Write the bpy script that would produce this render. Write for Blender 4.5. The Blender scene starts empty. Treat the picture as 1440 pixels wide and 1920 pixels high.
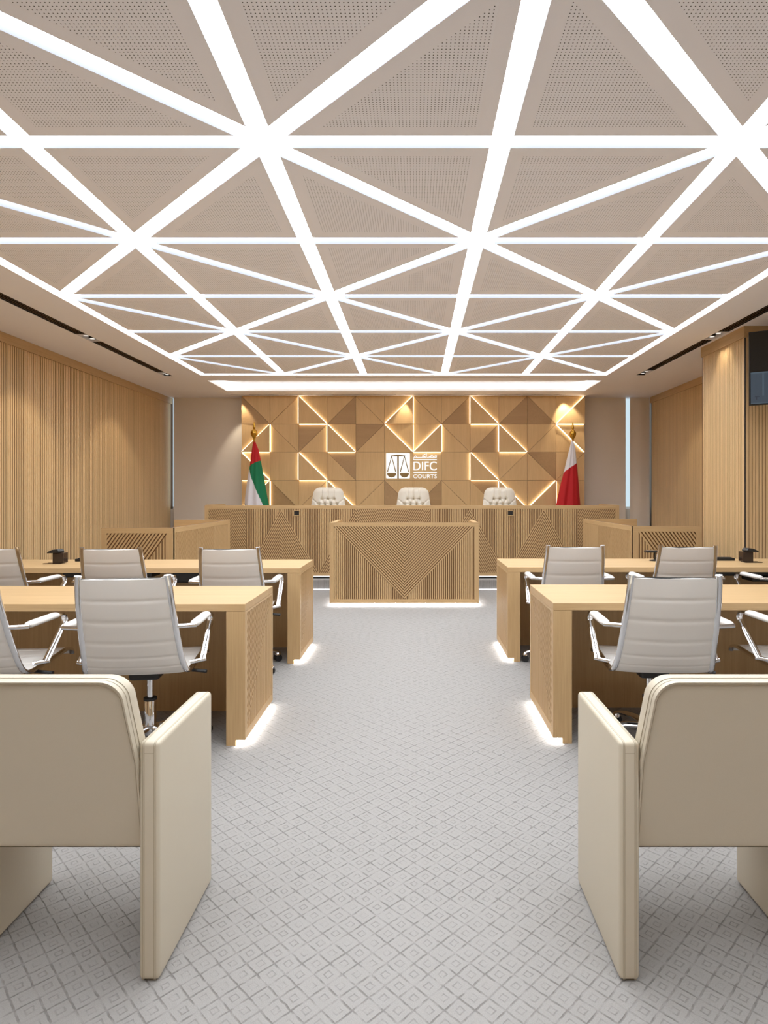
import bpy, bmesh, math, random
from mathutils import Vector, Matrix
random.seed(7)
sc = bpy.context.scene
PI = math.pi

# ------------------------------------------------------------------ camera
EYE = 1.333
cam_d = bpy.data.cameras.new('camera')
cam = bpy.data.objects.new('camera', cam_d)
sc.collection.objects.link(cam)
cam.location = (0, 0, EYE)
cam.rotation_euler = (PI / 2, 0, 0)
cam_d.sensor_fit = 'VERTICAL'
cam_d.sensor_height = 36.0
cam_d.lens = 36.0 * 1150 / 1920
cam_d.shift_x = -58 / 1920
cam_d.shift_y = -34.5 / 1920
cam_d.clip_start = 0.05
sc.camera = cam

# ------------------------------------------------------------------ world, exposure, light levels
w = bpy.data.worlds.new('world'); sc.world = w; w.use_nodes = True
w.node_tree.nodes['Background'].inputs[0].default_value = (0.6, 0.75, 1, 1)
w.node_tree.nodes['Background'].inputs[1].default_value = 0.0
vs = sc.view_settings
vs.view_transform = 'Standard'; vs.look = 'None'; vs.exposure = 0.0; vs.gamma = 1.0
vs.use_curve_mapping = False
sc.cycles.max_bounces = 10
sc.cycles.diffuse_bounces = 7
sc.cycles.sample_clamp_indirect = 8.0
sc.cycles.caustics_reflective = False
sc.cycles.caustics_refractive = False
L_GRID = 13.2      # glowing ceiling lattice
L_COVE = 6.0       # cove over the bench
L_WALL = 5.5      # seams of the oak wall
L_PLINTH = 55.0    # strips under the furniture
L_LOGO = 1.05
L_DAY = .85
P_SPOT = 30.0

# ------------------------------------------------------------------ materials
def new_mat(name):
    m = bpy.data.materials.new(name); m.use_nodes = True
    nt = m.node_tree
    return m, nt, nt.nodes['Principled BSDF']

def srgb(r, g, b):
    f = lambda c: (c / 255 / 12.92) if c / 255 <= 0.04045 else ((c / 255 + 0.055) / 1.055) ** 2.4
    return (f(r), f(g), f(b), 1)

def plain(name, col, rough=0.5, metal=0.0, noise=0.0, nscale=40, bump=0.0, bscale=200, coat=0.0):
    m, nt, b = new_mat(name)
    b.inputs['Base Color'].default_value = col
    b.inputs['Roughness'].default_value = rough
    b.inputs['Metallic'].default_value = metal
    if coat:
        b.inputs['Coat Weight'].default_value = coat
        b.inputs['Coat Roughness'].default_value = 0.1
    tc = nt.nodes.new('ShaderNodeTexCoord')
    if noise:
        n = nt.nodes.new('ShaderNodeTexNoise'); n.inputs['Scale'].default_value = nscale
        n.inputs['Detail'].default_value = 4
        nt.links.new(tc.outputs['Object'], n.inputs['Vector'])
        mx = nt.nodes.new('ShaderNodeMix'); mx.data_type = 'RGBA'
        mx.inputs[6].default_value = tuple(c * (1 - noise) for c in col[:3]) + (1,)
        mx.inputs[7].default_value = tuple(min(1, c * (1 + noise)) for c in col[:3]) + (1,)
        nt.links.new(n.outputs['Fac'], mx.inputs[0]); nt.links.new(mx.outputs[2], b.inputs['Base Color'])
    if bump:
        n2 = nt.nodes.new('ShaderNodeTexNoise'); n2.inputs['Scale'].default_value = bscale
        n2.inputs['Detail'].default_value = 3
        nt.links.new(tc.outputs['Object'], n2.inputs['Vector'])
        bp = nt.nodes.new('ShaderNodeBump'); bp.inputs['Strength'].default_value = bump
        bp.inputs['Distance'].default_value = 0.002
        nt.links.new(n2.outputs['Fac'], bp.inputs['Height']); nt.links.new(bp.outputs[0], b.inputs['Normal'])
    return m

def oak(name, col, axis, var=0.11, rough=0.45):
    """oak veneer with straight grain along one axis"""
    m, nt, b = new_mat(name)
    tc = nt.nodes.new('ShaderNodeTexCoord')
    mp = nt.nodes.new('ShaderNodeMapping')
    s = {'z': (1, 1, 0.03), 'x': (0.03, 1, 1), 'y': (1, 0.03, 1), 'd': (0.3, 1, 0.3)}[axis]
    mp.inputs['Scale'].default_value = s
    if axis == 'd':
        mp.inputs['Rotation'].default_value = (0, PI / 4, 0)
    nt.links.new(tc.outputs['Object'], mp.inputs['Vector'])
    n1 = nt.nodes.new('ShaderNodeTexNoise'); n1.inputs['Scale'].default_value = 130; n1.inputs['Detail'].default_value = 5
    n1.inputs['Roughness'].default_value = 0.6
    n2 = nt.nodes.new('ShaderNodeTexNoise'); n2.inputs['Scale'].default_value = 14; n2.inputs['Detail'].default_value = 3
    for n in (n1, n2): nt.links.new(mp.outputs[0], n.inputs['Vector'])
    ad = nt.nodes.new('ShaderNodeMath'); ad.operation = 'MULTIPLY_ADD'; ad.inputs[1].default_value = 0.65
    ml = nt.nodes.new('ShaderNodeMath'); ml.operation = 'MULTIPLY'; ml.inputs[1].default_value = 0.35
    nt.links.new(n2.outputs['Fac'], ml.inputs[0]); nt.links.new(n1.outputs['Fac'], ad.inputs[0]); nt.links.new(ml.outputs[0], ad.inputs[2])
    rp = nt.nodes.new('ShaderNodeValToRGB')
    rp.color_ramp.elements[0].position = 0.3; rp.color_ramp.elements[1].position = 0.7
    rp.color_ramp.elements[0].color = (col[0] * (1 - var * 1.1), col[1] * (1 - var * 1.5), col[2] * (1 - var * 2.0), 1)
    rp.color_ramp.elements[1].color = (min(1, col[0] * (1 + var)), min(1, col[1] * (1 + var)), min(1, col[2] * (1 + var)), 1)
    nt.links.new(ad.outputs[0], rp.inputs[0]); nt.links.new(rp.outputs[0], b.inputs['Base Color'])
    b.inputs['Roughness'].default_value = rough
    bp = nt.nodes.new('ShaderNodeBump'); bp.inputs['Strength'].default_value = 0.08; bp.inputs['Distance'].default_value = 0.001
    nt.links.new(n1.outputs['Fac'], bp.inputs['Height']); nt.links.new(bp.outputs[0], b.inputs['Normal'])
    return m

def glow(name, col, strength):
    m, nt, b = new_mat(name)
    b.inputs['Base Color'].default_value = (0.05, 0.05, 0.05, 1)
    b.inputs['Specular IOR Level'].default_value = 0.2
    b.inputs['Emission Color'].default_value = col + (1,)
    b.inputs['Emission Strength'].default_value = strength
    return m

class NX:
    """small node-expression helper"""
    def __init__(s, nt): s.nt = nt
    def m(s, op, a, b=None, c=None):
        n = s.nt.nodes.new('ShaderNodeMath'); n.operation = op
        for i, v in enumerate((a, b, c)):
            if v is None: continue
            if isinstance(v, (int, float)): n.inputs[i].default_value = v
            else: s.nt.links.new(v, n.inputs[i])
        return n.outputs[0]

def carpet_mat():
    m, nt, b = new_mat('carpet_cut_loop'); x = NX(nt)
    tc = nt.nodes.new('ShaderNodeTexCoord')
    wob = nt.nodes.new('ShaderNodeTexNoise'); wob.inputs['Scale'].default_value = 45; wob.inputs['Detail'].default_value = 2
    nt.links.new(tc.outputs['Object'], wob.inputs['Vector'])
    vm = nt.nodes.new('ShaderNodeVectorMath'); vm.operation = 'MULTIPLY_ADD'
    vm.inputs[1].default_value = (0.006, 0.006, 0)
    nt.links.new(wob.outputs['Color'], vm.inputs[0]); nt.links.new(tc.outputs['Object'], vm.inputs[2])
    mp = nt.nodes.new('ShaderNodeMapping'); mp.inputs['Rotation'].default_value = (0, 0, math.radians(45))
    mp.inputs['Scale'].default_value = (1 / 0.056,) * 3
    nt.links.new(vm.outputs[0], mp.inputs['Vector'])
    sp = nt.nodes.new('ShaderNodeSeparateXYZ'); nt.links.new(mp.outputs[0], sp.inputs[0])
    fx = x.m('ABSOLUTE', x.m('SUBTRACT', x.m('FRACT', sp.outputs[0]), 0.5))
    fy = x.m('ABSOLUTE', x.m('SUBTRACT', x.m('FRACT', sp.outputs[1]), 0.5))
    mx = x.m('MAXIMUM', fx, fy)
    groove = x.m('SMOOTH_MIN', 1.0, x.m('MAXIMUM', 0.0, x.m('MULTIPLY', x.m('SUBTRACT', mx, 0.445), 25.0)), 0.1)
    ring = x.m('MAXIMUM', 0.0, x.m('SUBTRACT', 1.0, x.m('MULTIPLY', x.m('ABSOLUTE', x.m('SUBTRACT', mx, 0.17)), 22.0)))
    ng = nt.nodes.new('ShaderNodeTexNoise'); ng.inputs['Scale'].default_value = 26; ng.inputs['Detail'].default_value = 3
    nt.links.new(tc.outputs['Object'], ng.inputs['Vector'])
    gate = nt.nodes.new('ShaderNodeMapRange'); gate.inputs[1].default_value = 0.38; gate.inputs[2].default_value = 0.6
    nt.links.new(ng.outputs['Fac'], gate.inputs[0])
    mask = x.m('MULTIPLY', x.m('MINIMUM', 1.0, x.m('ADD', groove, x.m('MULTIPLY', ring, 0.55))), x.m('MULTIPLY_ADD', gate.outputs[0], 0.85, 0.15))
    pile = nt.nodes.new('ShaderNodeTexNoise'); pile.inputs['Scale'].default_value = 420; pile.inputs['Detail'].default_value = 3
    nt.links.new(tc.outputs['Object'], pile.inputs['Vector'])
    c1 = nt.nodes.new('ShaderNodeMix'); c1.data_type = 'RGBA'
    c1.inputs[6].default_value = CARPET_A; c1.inputs[7].default_value = CARPET_B
    nt.links.new(pile.outputs['Fac'], c1.inputs[0])
    c2 = nt.nodes.new('ShaderNodeMix'); c2.data_type = 'RGBA'; c2.inputs[7].default_value = CARPET_SHADE
    nt.links.new(x.m('MULTIPLY', mask, 0.42), c2.inputs[0]); nt.links.new(c1.outputs[2], c2.inputs[6])  # shade in the pile grooves mixed into the base colour
    nt.links.new(c2.outputs[2], b.inputs['Base Color'])
    b.inputs['Roughness'].default_value = 0.95
    b.inputs['Specular IOR Level'].default_value = 0.1
    h = x.m('MULTIPLY_ADD', pile.outputs['Fac'], 0.35, x.m('MULTIPLY', mask, -1.0))
    bp = nt.nodes.new('ShaderNodeBump'); bp.inputs['Strength'].default_value = 0.7; bp.inputs['Distance'].default_value = 0.004
    nt.links.new(h, bp.inputs['Height']); nt.links.new(bp.outputs[0], b.inputs['Normal'])
    return m

def perforated_mat(col):
    m, nt, b = new_mat('perforated_panel'); x = NX(nt)
    tc = nt.nodes.new('ShaderNodeTexCoord')
    sp = nt.nodes.new('ShaderNodeSeparateXYZ'); nt.links.new(tc.outputs['Object'], sp.inputs[0])
    p = 0.0160
    fx = x.m('SUBTRACT', x.m('FRACT', x.m('DIVIDE', sp.outputs[0], p)), 0.5)
    fy = x.m('SUBTRACT', x.m('FRACT', x.m('DIVIDE', sp.outputs[1], p)), 0.5)
    r = x.m('SQRT', x.m('ADD', x.m('MULTIPLY', fx, fx), x.m('MULTIPLY', fy, fy)))
    hole = x.m('LESS_THAN', r, 0.155)
    c = nt.nodes.new('ShaderNodeMix'); c.data_type = 'RGBA'
    c.inputs[6].default_value = col; c.inputs[7].default_value = (0.02, 0.017, 0.015, 1)
    nt.links.new(hole, c.inputs[0]); nt.links.new(c.outputs[2], b.inputs['Base Color'])
    b.inputs['Roughness'].default_value = 0.6
    return m

CARPET_A = srgb(137, 134, 131); CARPET_B = srgb(169, 166, 163); CARPET_SHADE = srgb(70, 64, 61)
OAK = srgb(194, 163, 119)[:3]
OAK_SHADE = srgb(178, 145, 102)[:3]  # darker oak: shade of the tilted triangles put into the colour
M_z = oak('oak_vertical', OAK, 'z'); M_x = oak('oak_along_width', OAK, 'x'); M_y = oak('oak_along_depth', OAK, 'y')
M_fz = oak('oak_panel_vertical', srgb(218, 184, 133)[:3], 'z', 0.08); M_fd = oak('oak_panel_slanted_shade', OAK_SHADE, 'd', 0.08)
M_fx = oak('oak_panel_crosswise_shade', OAK_SHADE, 'x', 0.08)
M_wz = oak('oak_wall_slats', srgb(226, 196, 149)[:3], 'z')
M_back = oak('oak_groove_shade', srgb(112, 76, 44)[:3], 'z')  # dark brown puts the shade between slats into the backing colour
M_ceil = plain('ceiling_paint', srgb(246, 245, 250), 0.7)
M_perf = perforated_mat(srgb(248, 248, 254))
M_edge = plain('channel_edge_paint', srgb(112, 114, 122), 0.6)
M_white = plain('white_paint', srgb(245, 245, 247), 0.6)
M_wall = plain('wall_paint', srgb(222, 214, 204), 0.8)
M_carpet = carpet_mat()
M_grid = glow('lattice_light', (0.90, 0.95, 1.0), L_GRID)
M_cove = glow('cove_light', (1.0, 0.985, 0.96), L_COVE)
M_seam = glow('seam_light', (1.0, 0.83, 0.60), L_WALL)
M_line = glow('thin_light_line', (0.95, 0.97, 1.0), 3.0)
M_led = glow('plinth_light', (0.95, 0.97, 1.0), L_PLINTH)
M_logo = glow('lit_acrylic', (1.0, 0.99, 0.96), L_LOGO)
M_day = glow('daylight_glass', (0.72, 0.90, 1.0), L_DAY)
M_lamp = glow('lamp_lens', (1.0, 0.95, 0.86), 0.9)
M_black = plain('black_satin', (0.012, 0.012, 0.013, 1), 0.4)
M_dark = plain('dark_recess', (0.010, 0.009, 0.008, 1), 0.7)
M_rubber = plain('black_plastic', (0.016, 0.016, 0.017, 1), 0.5)
M_smoke = plain('smoked_brown', srgb(52, 38, 30), 0.25, coat=0.4)
M_chrome = plain('chrome', (0.82, 0.82, 0.84, 1), 0.08, 1.0)
M_gold = plain('polished_gold', srgb(212, 165, 70), 0.16, 1.0)
M_bronze = plain('sign_bronze', srgb(150, 122, 72), 0.5)
M_leather_w = plain('white_leather', srgb(226, 222, 217), 0.5, noise=0.02, nscale=6, bump=0.12, bscale=600)
M_leather_b = plain('beige_leather', srgb(203, 193, 173), 0.5, noise=0.02, nscale=5, bump=0.15, bscale=700)
M_stitch = plain('seam_shadow_leather', srgb(172, 160, 138), 0.7)
M_leather_c = plain('cream_leather', srgb(234, 228, 214), 0.45, bump=0.1, bscale=500)
M_blind = plain('blind_fabric', srgb(232, 224, 212), 0.9, noise=0.02, nscale=300)
M_red = plain('flag_red', srgb(190, 22, 30), 0.75, bump=0.1, bscale=900)
M_green = plain('flag_green', srgb(10, 120, 78), 0.75, bump=0.1, bscale=900)
M_fwhite = plain('flag_white', srgb(232, 230, 236), 0.75, bump=0.1, bscale=900)
M_fblack = plain('flag_black', (0.02, 0.02, 0.02, 1), 0.75)
M_screen = plain('screen_glass', (0.006, 0.007, 0.010, 1), 0.25)

# ------------------------------------------------------------------ mesh helpers
class MB:
    def __init__(s): s.v = []; s.f = []; s.mi = []
    def face(s, idx, m=0): s.f.append(tuple(idx)); s.mi.append(m)
    def box(s, x0, x1, y0, y1, z0, z1, m=0):
        if x0 > x1: x0, x1 = x1, x0
        if y0 > y1: y0, y1 = y1, y0
        if z0 > z1: z0, z1 = z1, z0
        n = len(s.v)
        s.v += [(x0, y0, z0), (x1, y0, z0), (x1, y1, z0), (x0, y1, z0), (x0, y0, z1), (x1, y0, z1), (x1, y1, z1), (x0, y1, z1)]
        for q in ((0, 3, 2, 1), (4, 5, 6, 7), (0, 1, 5, 4), (1, 2, 6, 5), (2, 3, 7, 6), (3, 0, 4, 7)):
            s.face([n + i for i in q], m)
        return s
    def prism(s, pts, ext, m=0, mtop=None):
        """pts: 3D polygon, ext: vector or list of per-vertex vectors"""
        n = len(s.v); k = len(pts)
        exts = ext if isinstance(ext, list) else [ext] * k
        A = [Vector(p) for p in pts]; B = [a + Vector(e) for a, e in zip(A, exts)]
        nr = (A[1] - A[0]).cross(A[2] - A[0])
        flip = nr.dot(Vector(exts[0])) < 0
        s.v += [tuple(a) for a in A] + [tuple(b) for b in B]
        lo = list(range(n, n + k)); hi = list(range(n + k, n + 2 * k))
        if flip:
            s.face(lo, m); s.face(hi[::-1], m if mtop is None else mtop)
            for i in range(k):
                j = (i + 1) % k; s.face((lo[j], lo[i], hi[i], hi[j]), m)
        else:
            s.face(lo[::-1], m); s.face(hi, m if mtop is None else mtop)
            for i in range(k):
                j = (i + 1) % k; s.face((lo[i], lo[j], hi[j], hi[i]), m)
        return s
    def tube(s, path, ra, rb=None, n=10, up=(0, 0, 1), m=0, cap=True, radii=None):
        rb = ra if rb is None else rb
        P = [Vector(p) for p in path]; up = Vector(up); rings = []
        for i, p in enumerate(P):
            t = (P[min(i + 1, len(P) - 1)] - P[max(i - 1, 0)]).normalized()
            a = t.cross(up)
            if a.length < 1e-4: a = t.cross(Vector((1, 0, 0)) if abs(t.x) < 0.9 else Vector((0, 1, 0)))
            a.normalize(); b = a.cross(t).normalized()
            k = radii[i] if radii else 1.0
            st = len(s.v)
            for j in range(n):
                an = 2 * PI * j / n
                s.v.append(tuple(p + a * (math.cos(an) * ra * k) + b * (math.sin(an) * rb * k)))
            rings.append(st)
        for q in range(len(rings) - 1):
            for j in range(n):
                j2 = (j + 1) % n
                s.face((rings[q] + j, rings[q] + j2, rings[q + 1] + j2, rings[q + 1] + j), m)
        if cap:
            s.face([rings[0] + j for j in range(n)][::-1], m); s.face([rings[-1] + j for j in range(n)], m)
        return s
    def lathe(s, prof, cx=0, cy=0, n=20, m=0):
        """prof: list of (r, z)"""
        rings = []
        for r, z in prof:
            st = len(s.v)
            for j in range(n):
                a = 2 * PI * j / n; s.v.append((cx + r * math.cos(a), cy + r * math.sin(a), z))
            rings.append(st)
        for q in range(len(rings) - 1):
            for j in range(n):
                j2 = (j + 1) % n
                s.face((rings[q] + j, rings[q] + j2, rings[q + 1] + j2, rings[q + 1] + j), m)
        s.face([rings[0] + j for j in range(n)][::-1], m); s.face([rings[-1] + j for j in range(n)], m)
        return s
    def grid(s, fn, nu, nv, m=0, closed_u=False):
        st = len(s.v); w_ = nu if closed_u else nu + 1
        for j in range(nv + 1):
            for i in range(w_): s.v.append(tuple(fn(i / nu, j / nv)))
        for j in range(nv):
            for i in range(nu):
                i2 = (i + 1) % w_
                mm = m(( i + .5) / nu, (j + .5) / nv) if callable(m) else m
                s.face((st + j * w_ + i, st + j * w_ + i2, st + (j + 1) * w_ + i2, st + (j + 1) * w_ + i), mm)
        return s
    def build(s, name, mats, parent=None, bevel=0.0, seg=2, smooth=None, sub=0, fix=False):
        me = bpy.data.meshes.new(name)
        me.from_pydata(s.v, [], s.f)
        for i, p in enumerate(me.polygons): p.material_index = s.mi[i]
        mats = mats if isinstance(mats, (list, tuple)) else [mats]
        for mt in mats: me.materials.append(mt)
        if bevel or fix:
            bm = bmesh.new(); bm.from_mesh(me)
            if fix:
                bmesh.ops.remove_doubles(bm, verts=bm.verts, dist=1e-5)
                bmesh.ops.recalc_face_normals(bm, faces=bm.faces)
            if bevel:
                es = [e for e in bm.edges if len(e.link_faces) == 2 and e.calc_face_angle(0) > 0.5]
                bmesh.ops.bevel(bm, geom=es, offset=bevel, segments=seg, affect='EDGES', profile=0.5, clamp_overlap=True)
            bm.to_mesh(me); bm.free()
        if smooth:
            for p in me.polygons: p.use_smooth = True
            me.set_sharp_from_angle(angle=math.radians(smooth))
        me.update()
        o = bpy.data.objects.new(name, me); sc.collection.objects.link(o)
        if parent: o.parent = parent
        if sub:
            md = o.modifiers.new('sub', 'SUBSURF'); md.levels = sub; md.render_levels = sub
        return o

def tag(o, label=None, cat=None, group=None, kind=None):
    if label: o['label'] = label
    if cat: o['category'] = cat
    if group: o['group'] = group
    if kind: o['kind'] = kind
    return o

def thing(name, loc, label, cat, group=None, rz=0):
    o = bpy.data.objects.new(name, None); sc.collection.objects.link(o)
    o.empty_display_size = 0.1
    o.location = loc; o.rotation_euler = (0, 0, rz)
    return tag(o, label, cat, group)

def struct(o): o['kind'] = 'structure'; return o

def copy_tree(root, loc, label, rz=0, group=None):
    def cp(o, par):
        c = o.copy(); sc.collection.objects.link(c)
        if par: c.parent = par
        for ch in list(o.children): cp(ch, c)
        return c
    r = cp(root, None); r.location = loc; r.rotation_euler = (0, 0, rz); r['label'] = label
    if group: r['group'] = group
    return r

def clip(poly, n, d):
    """keep the part of a 2D polygon where n.p <= d"""
    out = []
    for i in range(len(poly)):
        a = poly[i]; b = poly[(i + 1) % len(poly)]
        da = n[0] * a[0] + n[1] * a[1] - d; db = n[0] * b[0] + n[1] * b[1] - d
        if da <= 0: out.append(a)
        if (da < 0 < db) or (db < 0 < da):
            t = da / (da - db); out.append((a[0] + (b[0] - a[0]) * t, a[1] + (b[1] - a[1]) * t))
    return out

def area(p):
    return 0.5 * sum(p[i][0] * p[(i + 1) % len(p)][1] - p[(i + 1) % len(p)][0] * p[i][1] for i in range(len(p)))

def dedupe(p):
    q = []
    for a in p:
        if not q or math.hypot(a[0] - q[-1][0], a[1] - q[-1][1]) > 1e-4: q.append(a)
    if len(q) > 1 and math.hypot(q[0][0] - q[-1][0], q[0][1] - q[-1][1]) < 1e-4: q.pop()
    return q

def slats(mb, O, U, V, N, poly, ang, pitch=0.024, wid=0.0145, depth=0.011, m=0, off=0.0):
    O, U, V, N = Vector(O), Vector(U), Vector(V), Vector(N)
    a = math.radians(ang); n = (-math.sin(a), math.cos(a))
    ds = [n[0] * p[0] + n[1] * p[1] for p in poly]
    k = math.floor((min(ds) - off) / pitch)
    while k * pitch + off < max(ds):
        lo = k * pitch + off; hi = lo + wid
        q = clip(clip(poly, n, hi), (-n[0], -n[1]), -lo)
        q = dedupe(q)
        if len(q) >= 3 and abs(area(q)) > 2e-6:
            mb.prism([O + U * p[0] + V * p[1] for p in q], N * depth, m)
        k += 1
    return mb

def frame(mb, O, U, V, N, W, H, mg, depth=0.012, m=0, mv=None):
    """four flat rails round a panel face; mg = (left, right, bottom, top)"""
    O, U, V, N = Vector(O), Vector(U), Vector(V), Vector(N)
    l, r, b, t = mg; mv = m if mv is None else mv
    for (u0, u1, v0, v1, k) in ((0, W, H - t, H, m), (0, W, 0, b, m), (0, l, b, H - t, mv), (W - r, W, b, H - t, mv)):
        if u1 - u0 < 1e-5 or v1 - v0 < 1e-5: continue
        mb.prism([O + U * u0 + V * v0, O + U * u1 + V * v0, O + U * u1 + V * v1, O + U * u0 + V * v1], N * depth, k)

def inset(poly, d):
    """inset a CCW convex polygon; d = distance or per-edge list"""
    k = len(poly); d = d if isinstance(d, (list, tuple)) else [d] * k
    L = []
    for i in range(k):
        a, b = poly[i], poly[(i + 1) % k]
        ex, ey = b[0] - a[0], b[1] - a[1]; l = math.hypot(ex, ey)
        nx, ny = -ey / l, ex / l
        L.append((nx, ny, nx * a[0] + ny * a[1] + d[i]))
    out = []
    for i in range(k):
        a1, b1, c1 = L[i - 1]; a2, b2, c2 = L[i]
        det = a1 * b2 - a2 * b1
        out.append(((c1 * b2 - c2 * b1) / det, (a1 * c2 - a2 * c1) / det))
    return out

def arc(cx, cy, r, a0, a1, n=6):
    return [(cx + r * math.cos(math.radians(a0 + (a1 - a0) * i / n)), cy + r * math.sin(math.radians(a0 + (a1 - a0) * i / n))) for i in range(n + 1)]

def round_path(pts, r, n=5):
    """3D polyline with rounded corners"""
    P = [Vector(p) for p in pts]; out = [P[0]]
    for i in range(1, len(P) - 1):
        a = (P[i - 1] - P[i]); b = (P[i + 1] - P[i])
        d = min(r, a.length * 0.49, b.length * 0.49)
        s, e = P[i] + a.normalized() * d, P[i] + b.normalized() * d
        for k in range(n + 1):
            t = k / n; out.append(s * (1 - t) ** 2 + P[i] * 2 * t * (1 - t) + e * t * t)
    out.append(P[-1]); return out

X, Y, Z = Vector((1, 0, 0)), Vector((0, 1, 0)), Vector((0, 0, 1))

# ================================================================== THE ROOM
CE = 3.043            # ceiling height
XL, XR = -4.38, 4.60  # side walls
YF, YB = -1.6, 11.25  # wall behind the camera, back wall
STEP_Y, STEP_Z = 8.54, 0.13

o = MB().box(XL - .1, XR + .1, YF, STEP_Y, -0.1, 0).build('floor', M_carpet); struct(o)
o = MB().box(XL - .1, XR + .1, STEP_Y, YB, -0.1, STEP_Z).build('floor_platform', M_carpet); struct(o)

# ---- ceiling soffit with openings
GX0, GX1 = -3.10, 2.775
GY1 = 8.855
GY0 = -0.60
holes = [(GX0, GX1, GY0, GY1), (-3.14, 2.83, 9.28, 10.23)]
SLOT_L = (-3.645, -3.525); SLOT_R = (3.20, 3.32)
holes += [(SLOT_L[0], SLOT_L[1], 0.2, 8.92), (SLOT_R[0], SLOT_R[1], 0.2, 8.85), (-3.17, 2.60, 10.545, 10.60)]
xs = sorted({XL - .1, XR + .1} | {h[0] for h in holes} | {h[1] for h in holes})
ys = sorted({YF, YB} | {h[2] for h in holes} | {h[3] for h in holes})
mb = MB()
for i in range(len(xs) - 1):
    for j in range(len(ys) - 1):
        cx, cy = (xs[i] + xs[i + 1]) / 2, (ys[j] + ys[j + 1]) / 2
        if any(h[0] < cx < h[1] and h[2] < cy < h[3] for h in holes): continue
        mb.box(xs[i], xs[i + 1], ys[j], ys[j + 1], CE, CE + 0.06)
ceil = mb.build('ceiling', M_ceil); struct(ceil)
o = MB().box(XL - .1, XR + .1, YF, YB, CE + 0.22, CE + 0.30).build('ceiling_slab', M_white); struct(o)
# white reveals of the two big openings
mb = MB()
for (x0, x1, y0, y1) in holes[:2]:
    t = 0.004
    mb.box(x0 + .001, x0 + t, y0, y1, CE + 0.001, CE + 0.22); mb.box(x1 - t, x1 - .001, y0, y1, CE + 0.001, CE + 0.22)
    mb.box(x0 + t, x1 - t, y1 - t, y1 - .001, CE + 0.001, CE + 0.22); mb.box(x0 + t, x1 - t, y0 + .001, y0 + t, CE + 0.001, CE + 0.22)
o = mb.build('trim_1', M_white); struct(o)

# ---- lattice: triangular perforated panels with glowing channels between
CXS = [-3.052 + 1.1576 * i for i in range(6)]
CYS = [2.985 + 1.163 * k for k in range(-3, 6)]
CYS[0] = GY0 + 0.02
TH, HALF = 0.050, 0.052
def parity(i, k): return (i - 2 + (k - 3)) % 2 != 0 if False else ((i + k) % 2 == 1)
# star nodes: CXS index 2 with CYS index 3 (first line of the photo)
def star(i, k): return (i - 2 + k - 3) % 2 == 0
tri = []
for i in range(5):
    for k in range(len(CYS) - 1):
        a, b, c, d = (CXS[i], CYS[k]), (CXS[i + 1], CYS[k]), (CXS[i + 1], CYS[k + 1]), (CXS[i], CYS[k + 1])
        if star(i, k): tri += [(a, b, c), (a, c, d)]
        else: tri += [(a, b, d), (b, c, d)]
for t in tri:
    t = list(t)
    if area(t) < 0: t = t[::-1]
    q = inset(t, HALF); r = inset(q, 0.075)
    mb = MB()
    n = len(mb.v)
    for p in q: mb.v.append((p[0], p[1], CE))
    for p in q: mb.v.append((p[0], p[1], CE + TH))
    for p in r: mb.v.append((p[0], p[1], CE))
    for i in range(3):
        j = (i + 1) % 3
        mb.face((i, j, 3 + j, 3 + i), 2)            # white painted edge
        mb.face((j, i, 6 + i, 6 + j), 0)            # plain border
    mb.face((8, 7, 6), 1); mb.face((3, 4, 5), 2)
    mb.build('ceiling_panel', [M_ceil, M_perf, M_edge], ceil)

lat = thing('ceiling_light', (0, 0, CE + 0.056), 'white glowing lattice of crossing light lines set between the perforated ceiling triangles', 'ceiling light')
seglines = []
for xv in CXS: seglines.append(((xv, CYS[0]), (xv, CYS[-1]), 0.0))
for yv in CYS: seglines.append(((CXS[0], yv), (CXS[-1], yv), 0.0007))
for i in range(5):
    for k in range(len(CYS) - 1):
        if star(i, k): seglines.append(((CXS[i], CYS[k]), (CXS[i + 1], CYS[k + 1]), 0.0014))
        else: seglines.append(((CXS[i + 1], CYS[k]), (CXS[i], CYS[k + 1]), 0.0014))
def lattice_part(name, segs):
    mb = MB()
    for a, b, dz in segs:
        a, b = Vector((a[0], a[1], dz)), Vector((b[0], b[1], dz)); d = (b - a).normalized(); s = Vector((-d.y, d.x, 0)) * 0.07
        n = len(mb.v); mb.v += [tuple(a - s), tuple(a + s), tuple(b + s), tuple(b - s)]
        mb.face((n, n + 1, n + 2, n + 3))
    return mb.build(name, M_grid, lat)
lattice_part('long_light_channel', seglines[:6]); lattice_part('cross_light_channel', seglines[6:6 + len(CYS)])
lattice_part('diagonal_light_channel', seglines[6 + len(CYS):])

# ---- cove over the bench
cove = thing('cove_light', (-0.155, 9.755, CE), 'long rectangular glowing ceiling recess above the judges bench', 'ceiling light')
hw, hd = 2.985, 0.475
mb = MB().box(-hw + .0, hw, -hd, hd, 0.125, 0.135)
mb.build('cove_top', M_white, cove)
mb = MB()
mb.box(-hw + .02, hw - .02, hd - .03, hd - .012, 0.07, 0.10); mb.box(-hw + .02, hw - .02, -hd + .012, -hd + .03, 0.07, 0.10)
mb.box(-hw + .012, -hw + .03, -hd + .03, hd - .03, 0.07, 0.10); mb.box(hw - .03, hw - .012, -hd + .03, hd - .03, 0.07, 0.10)
mb.build('cove_strip', M_cove, cove)
mb = MB().box(-1.75, 1.55, 9.005, 9.022, CE - 0.004, CE + 0.001)
tag(mb.build('slot_trim', plain('grey_slot', srgb(150, 142, 136), 0.6)), 'thin grey slot in the ceiling between the light lattice and the cove', 'ceiling slot')

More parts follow.
